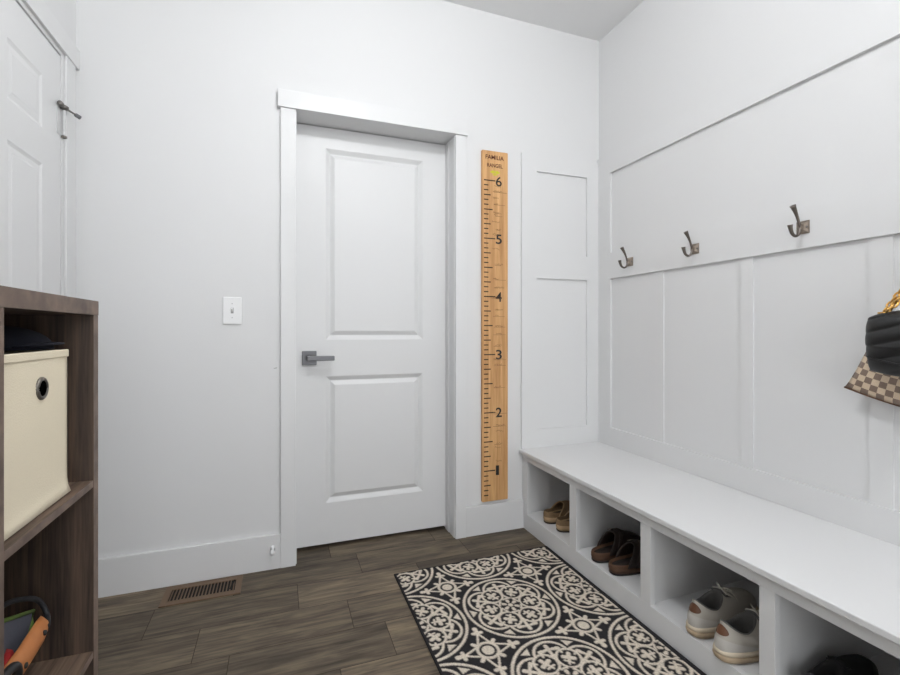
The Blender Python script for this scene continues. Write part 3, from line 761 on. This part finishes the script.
sp_('top_board', BK, FX, -1.770, -1.050, 1.079, 1.108, W_y)
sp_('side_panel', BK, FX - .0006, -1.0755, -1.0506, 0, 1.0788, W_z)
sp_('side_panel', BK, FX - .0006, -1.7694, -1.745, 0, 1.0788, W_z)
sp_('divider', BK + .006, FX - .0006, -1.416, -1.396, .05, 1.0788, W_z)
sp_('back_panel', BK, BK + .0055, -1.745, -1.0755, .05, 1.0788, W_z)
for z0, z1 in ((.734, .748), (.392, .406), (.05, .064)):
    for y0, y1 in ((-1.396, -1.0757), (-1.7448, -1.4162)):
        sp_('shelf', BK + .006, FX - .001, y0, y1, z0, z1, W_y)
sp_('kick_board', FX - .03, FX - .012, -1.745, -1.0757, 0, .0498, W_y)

# fabric bin
M_cream = mat('cream_fabric', rgb(222, 211, 187), .9, bump=.35, bscale=420, mottled=.03)
bn = thing('storage_bin', 'cream fabric storage bin with a metal eyelet in the top cube', 'storage bin', (-.372, -1.268, .7485))
def wall_grid(p00, p10, p01, p11, n_=16, bulge=(0, 0, 0), flare=None):
    bm_rows = []
    for j in range(n_ + 1):
        row = []
        for i in range(n_ + 1):
            u, v = i / n_, j / n_
            p = Vector(p00) * (1 - u) * (1 - v) + Vector(p10) * u * (1 - v) + Vector(p01) * (1 - u) * v + Vector(p11) * u * v
            p += Vector(bulge) * math.sin(PI * u) * math.sin(PI * v)
            if flare: p += Vector(flare) * (1 - v) ** 26
            row.append(p)
        bm_rows.append(row)
    return bm_rows
hw_, dp, hh = .124, .31, .264
def solid(o, th, off=0):
    m = o.modifiers.new('thickness', 'SOLIDIFY'); m.thickness = th; m.offset = off
bm = bmesh.new(); ring_loft(bm, wall_grid((0, -hw_, .002), (0, hw_, .002), (0, -hw_, hh), (0, hw_, hh), 20, (.003, 0, 0), (.006, 0, 0)), False, False)
fp = obj('front_panel', bm, M_cream, bn, True); solid(fp, .004)
bm = bmesh.new()
ring_loft(bm, wall_grid((-.002, hw_, .002), (-dp, hw_, .002), (-.002, hw_, hh), (-dp, hw_, hh), 12, (0, -.004, 0)), False, False)
ring_loft(bm, wall_grid((-.002, -hw_, .002), (-dp, -hw_, .002), (-.002, -hw_, hh), (-dp, -hw_, hh), 12, (0, .004, 0)), False, False)
ring_loft(bm, wall_grid((-dp, -hw_, .002), (-dp, hw_, .002), (-dp, -hw_, hh), (-dp, hw_, hh), 12), False, False)
sd = obj('side_panel', bm, M_cream, bn, True); solid(sd, .0035)
obj('bottom_panel', boxes((-dp, 0, -hw_, hw_, .0005, .004)), M_cream, bn)
obj('hem', boxes((-.0005, .0045, -hw_ - .002, hw_ + .002, hh - .013, hh + .001)), M_cream, bn, bevel=.002)
EY, EZ = .020, .204
bm = bmesh.new(); rr = .0155
tube(bm, [(.0045, EY + rr * math.cos(2 * PI * k / 24), EZ + rr * math.sin(2 * PI * k / 24)) for k in range(25)], .0036, 10)
ey = obj('eyelet', bm, mat('chrome_ring', rgb(120, 116, 110), .45, 1), bn, True)
bm = bmesh.new(); cyl(bm, (.0030, EY, EZ), (.0068, EY, EZ), .0125, 20); obj('eyelet_hole', bm, mat('eyelet_hole', rgb(4, 4, 4), 1, spec=0), ey)
# folded navy blanket filling the bin and the navy cap on top
M_navy = mat('navy_cloth', rgb(15, 17, 30), .95, bump=.3, bscale=200)
bm = bmesh.new(); rows_ = []
for j in range(13):
    row = []
    for i in range(13):
        u, v = i / 12, j / 12; e = (max(0, 1 - (2 * u - 1) ** 6) * max(0, 1 - (2 * v - 1) ** 6)) ** .5
        row.append((-.375 - .008 - .29 * v, -1.268 - .115 + .23 * u, .96 + .040 * e + .005 * math.sin(9 * u + 5 * v)))
    rows_.append(row)
G = ring_loft(bm, rows_, False, False)
bmesh.ops.recalc_face_normals(bm, faces=bm.faces[:])
ext = bmesh.ops.extrude_face_region(bm, geom=bm.faces[:])
for v in [x for x in ext['geom'] if isinstance(x, bmesh.types.BMVert)]: v.co.z = .7535
bl = obj('blanket', bm, M_navy, None, True); tag(bl, 'dark navy folded blanket filling the cream fabric bin', 'blanket')
cp = thing('cap', 'navy cap lying on top of the cream fabric bin', 'cap', (-.458, -1.170, 1.0145), 0)
bm = bmesh.new(); rings = []
for j in range(9):
    a = PI / 2 * j / 8; r_ = math.cos(a) if j < 8 else .02
    rings.append([(.074 * r_ * math.cos(q * PI / 16), .076 * r_ * math.sin(q * PI / 16), (.042 if j < 99 else 0) * math.sin(a)) for q in range(32)])
ring_loft(bm, rings); obj('crown', bm, M_navy, cp, True)
bm = bmesh.new(); rows_ = []
for j in range(6):
    f_ = j / 5; row = []
    for i in range(13):
        a = -1.1 + 2.2 * i / 12; r_ = .070 + .020 * f_ * max(0, math.cos(a * 1.25))
        row.append((r_ * math.cos(a), r_ * math.sin(a) * .95, .006 + .006 * math.cos(a * 1.3) - .002 * f_))
    rows_.append(row)
ring_loft(bm, rows_, False, False); bo = obj('brim', bm, M_navy, cp, True); solid(bo, .003)
bm = bmesh.new(); lathe(bm, [(.006, .040), (.006, .044), (.002, .046)], n=12); obj('button', bm, M_navy, cp, True)

# ------------------------------------------------------------------ middle cube: dark tote with a tan leather handle, pouch and red cloth
M_tan = mat('tan_leather', rgb(172, 108, 58), .5, mottled=.14, bscale=45); M_dark = mat('black_canvas', rgb(18, 18, 20), .85)
TX, TY, TZ = -.402, -1.315, .4062
tb = thing('tote_bag', 'black canvas tote with a tan leather handle in the middle cube', 'bag', (TX, TY, TZ))
bm = bmesh.new(); rings = []
for z, s in ((0, .94), (.012, .98), (.06, 1.0), (.086, .99), (.094, .96), (.090, .90), (.02, .88)):
    rings.append([(-.135 + .133 * s * math.copysign(abs(math.cos(a)) ** .4, math.cos(a)), .076 * s * math.copysign(abs(math.sin(a)) ** .4, math.sin(a)), z) for a in [2 * PI * k / 48 for k in range(48)]])
ring_loft(bm, rings, True, True); obj('body', bm, M_dark, tb, True)
def W(*p): return (p[0] - TX, p[1] - TY, p[2] - TZ)
bm = bmesh.new()
tube(bm, spline([W(-.398, -1.150, .508), W(-.412, -1.112, .512), W(-.424, -1.112, .540), W(-.430, -1.150, .566), W(-.440, -1.200, .582), W(-.455, -1.255, .560), W(-.470, -1.275, .488)], 7), .0045, 10)
obj('loop_handle', bm, mat('black_webbing', rgb(24, 24, 28), .7), tb, True)
bm = bmesh.new(); rows_ = []
for y, zl, zh, x in ((-1.130, .506, .518, -.404), (-1.133, .497, .526, -.401), (-1.142, .488, .534, -.397), (-1.165, .480, .539, -.393), (-1.20, .477, .537, -.391), (-1.235, .475, .533, -.390), (-1.27, .474, .531, -.390), (-1.32, .474, .53, -.391), (-1.375, .474, .53, -.394)):
    rows_.append([W(x - .006 - .012 * ((j / 8 - .5) * 2) ** 2 + .004, y, zl + (zh - .008 - zl) * j / 8) for j in range(9)])
ring_loft(bm, rows_, False, False); st = obj('leather_grip', bm, M_tan, tb, True); solid(st, .003)
for p in (W(-.3935, -1.171, .510), W(-.391, -1.243, .500)):
    bm = bmesh.new(); lathe(bm, [(.0045, -.002), (.0045, .0022), (.002, .0034)], p, 12, axis='x'); obj('rivet', bm, M_black, st, True)
bm = bmesh.new(); tube(bm, spline([W(-.392, -1.278, .47), W(-.384, -1.284, .515), W(-.384, -1.300, .533), W(-.386, -1.345, .528), W(-.392, -1.37, .49)], 6), .0070, 10)
obj('front_piping', bm, mat('black_piping', rgb(26, 26, 28), .5), tb, True)
pc = thing('pouch', 'grey pouch with a green edge sticking out of the black tote', 'pouch', (-.432, -1.25, .42))
oc = [(-1.190, .438), (-1.131, .510), (-1.125, .530), (-1.223, .569), (-1.33, .60), (-1.345, .45)]
oc = [(y + 1.25, z - .42) for y, z in oc]
bm = bmesh.new(); ring_loft(bm, [[(-.005, y, z) for y, z in oc], [(.004, y, z) for y, z in oc]]); obj('body', bm, mat('grey_cloth', rgb(80, 82, 92), .8, bump=.2, bscale=150), pc, bevel=.003)
bm = bmesh.new(); tube(bm, [(.004, y, z) for y, z in oc[:5]], .0036, 8); obj('edging', bm, mat('green_binding', rgb(84, 108, 40), .7), pc, True)
rc = bmesh.new(); rows_ = []
for j in range(9):
    rows_.append([(-.424 + .020 * j / 8, -1.345 + .125 * i / 10, .506 + .014 * math.sin(i * 1.3 + j) - .03 * (j / 8) ** 2) for i in range(11)])
ring_loft(rc, rows_, False, False); r_ = obj('red_cloth', rc, mat('red_fabric', rgb(150, 20, 20), .8), None, True); solid(r_, .008); tag(r_, 'crumpled red cloth tucked in the black tote', 'cloth')
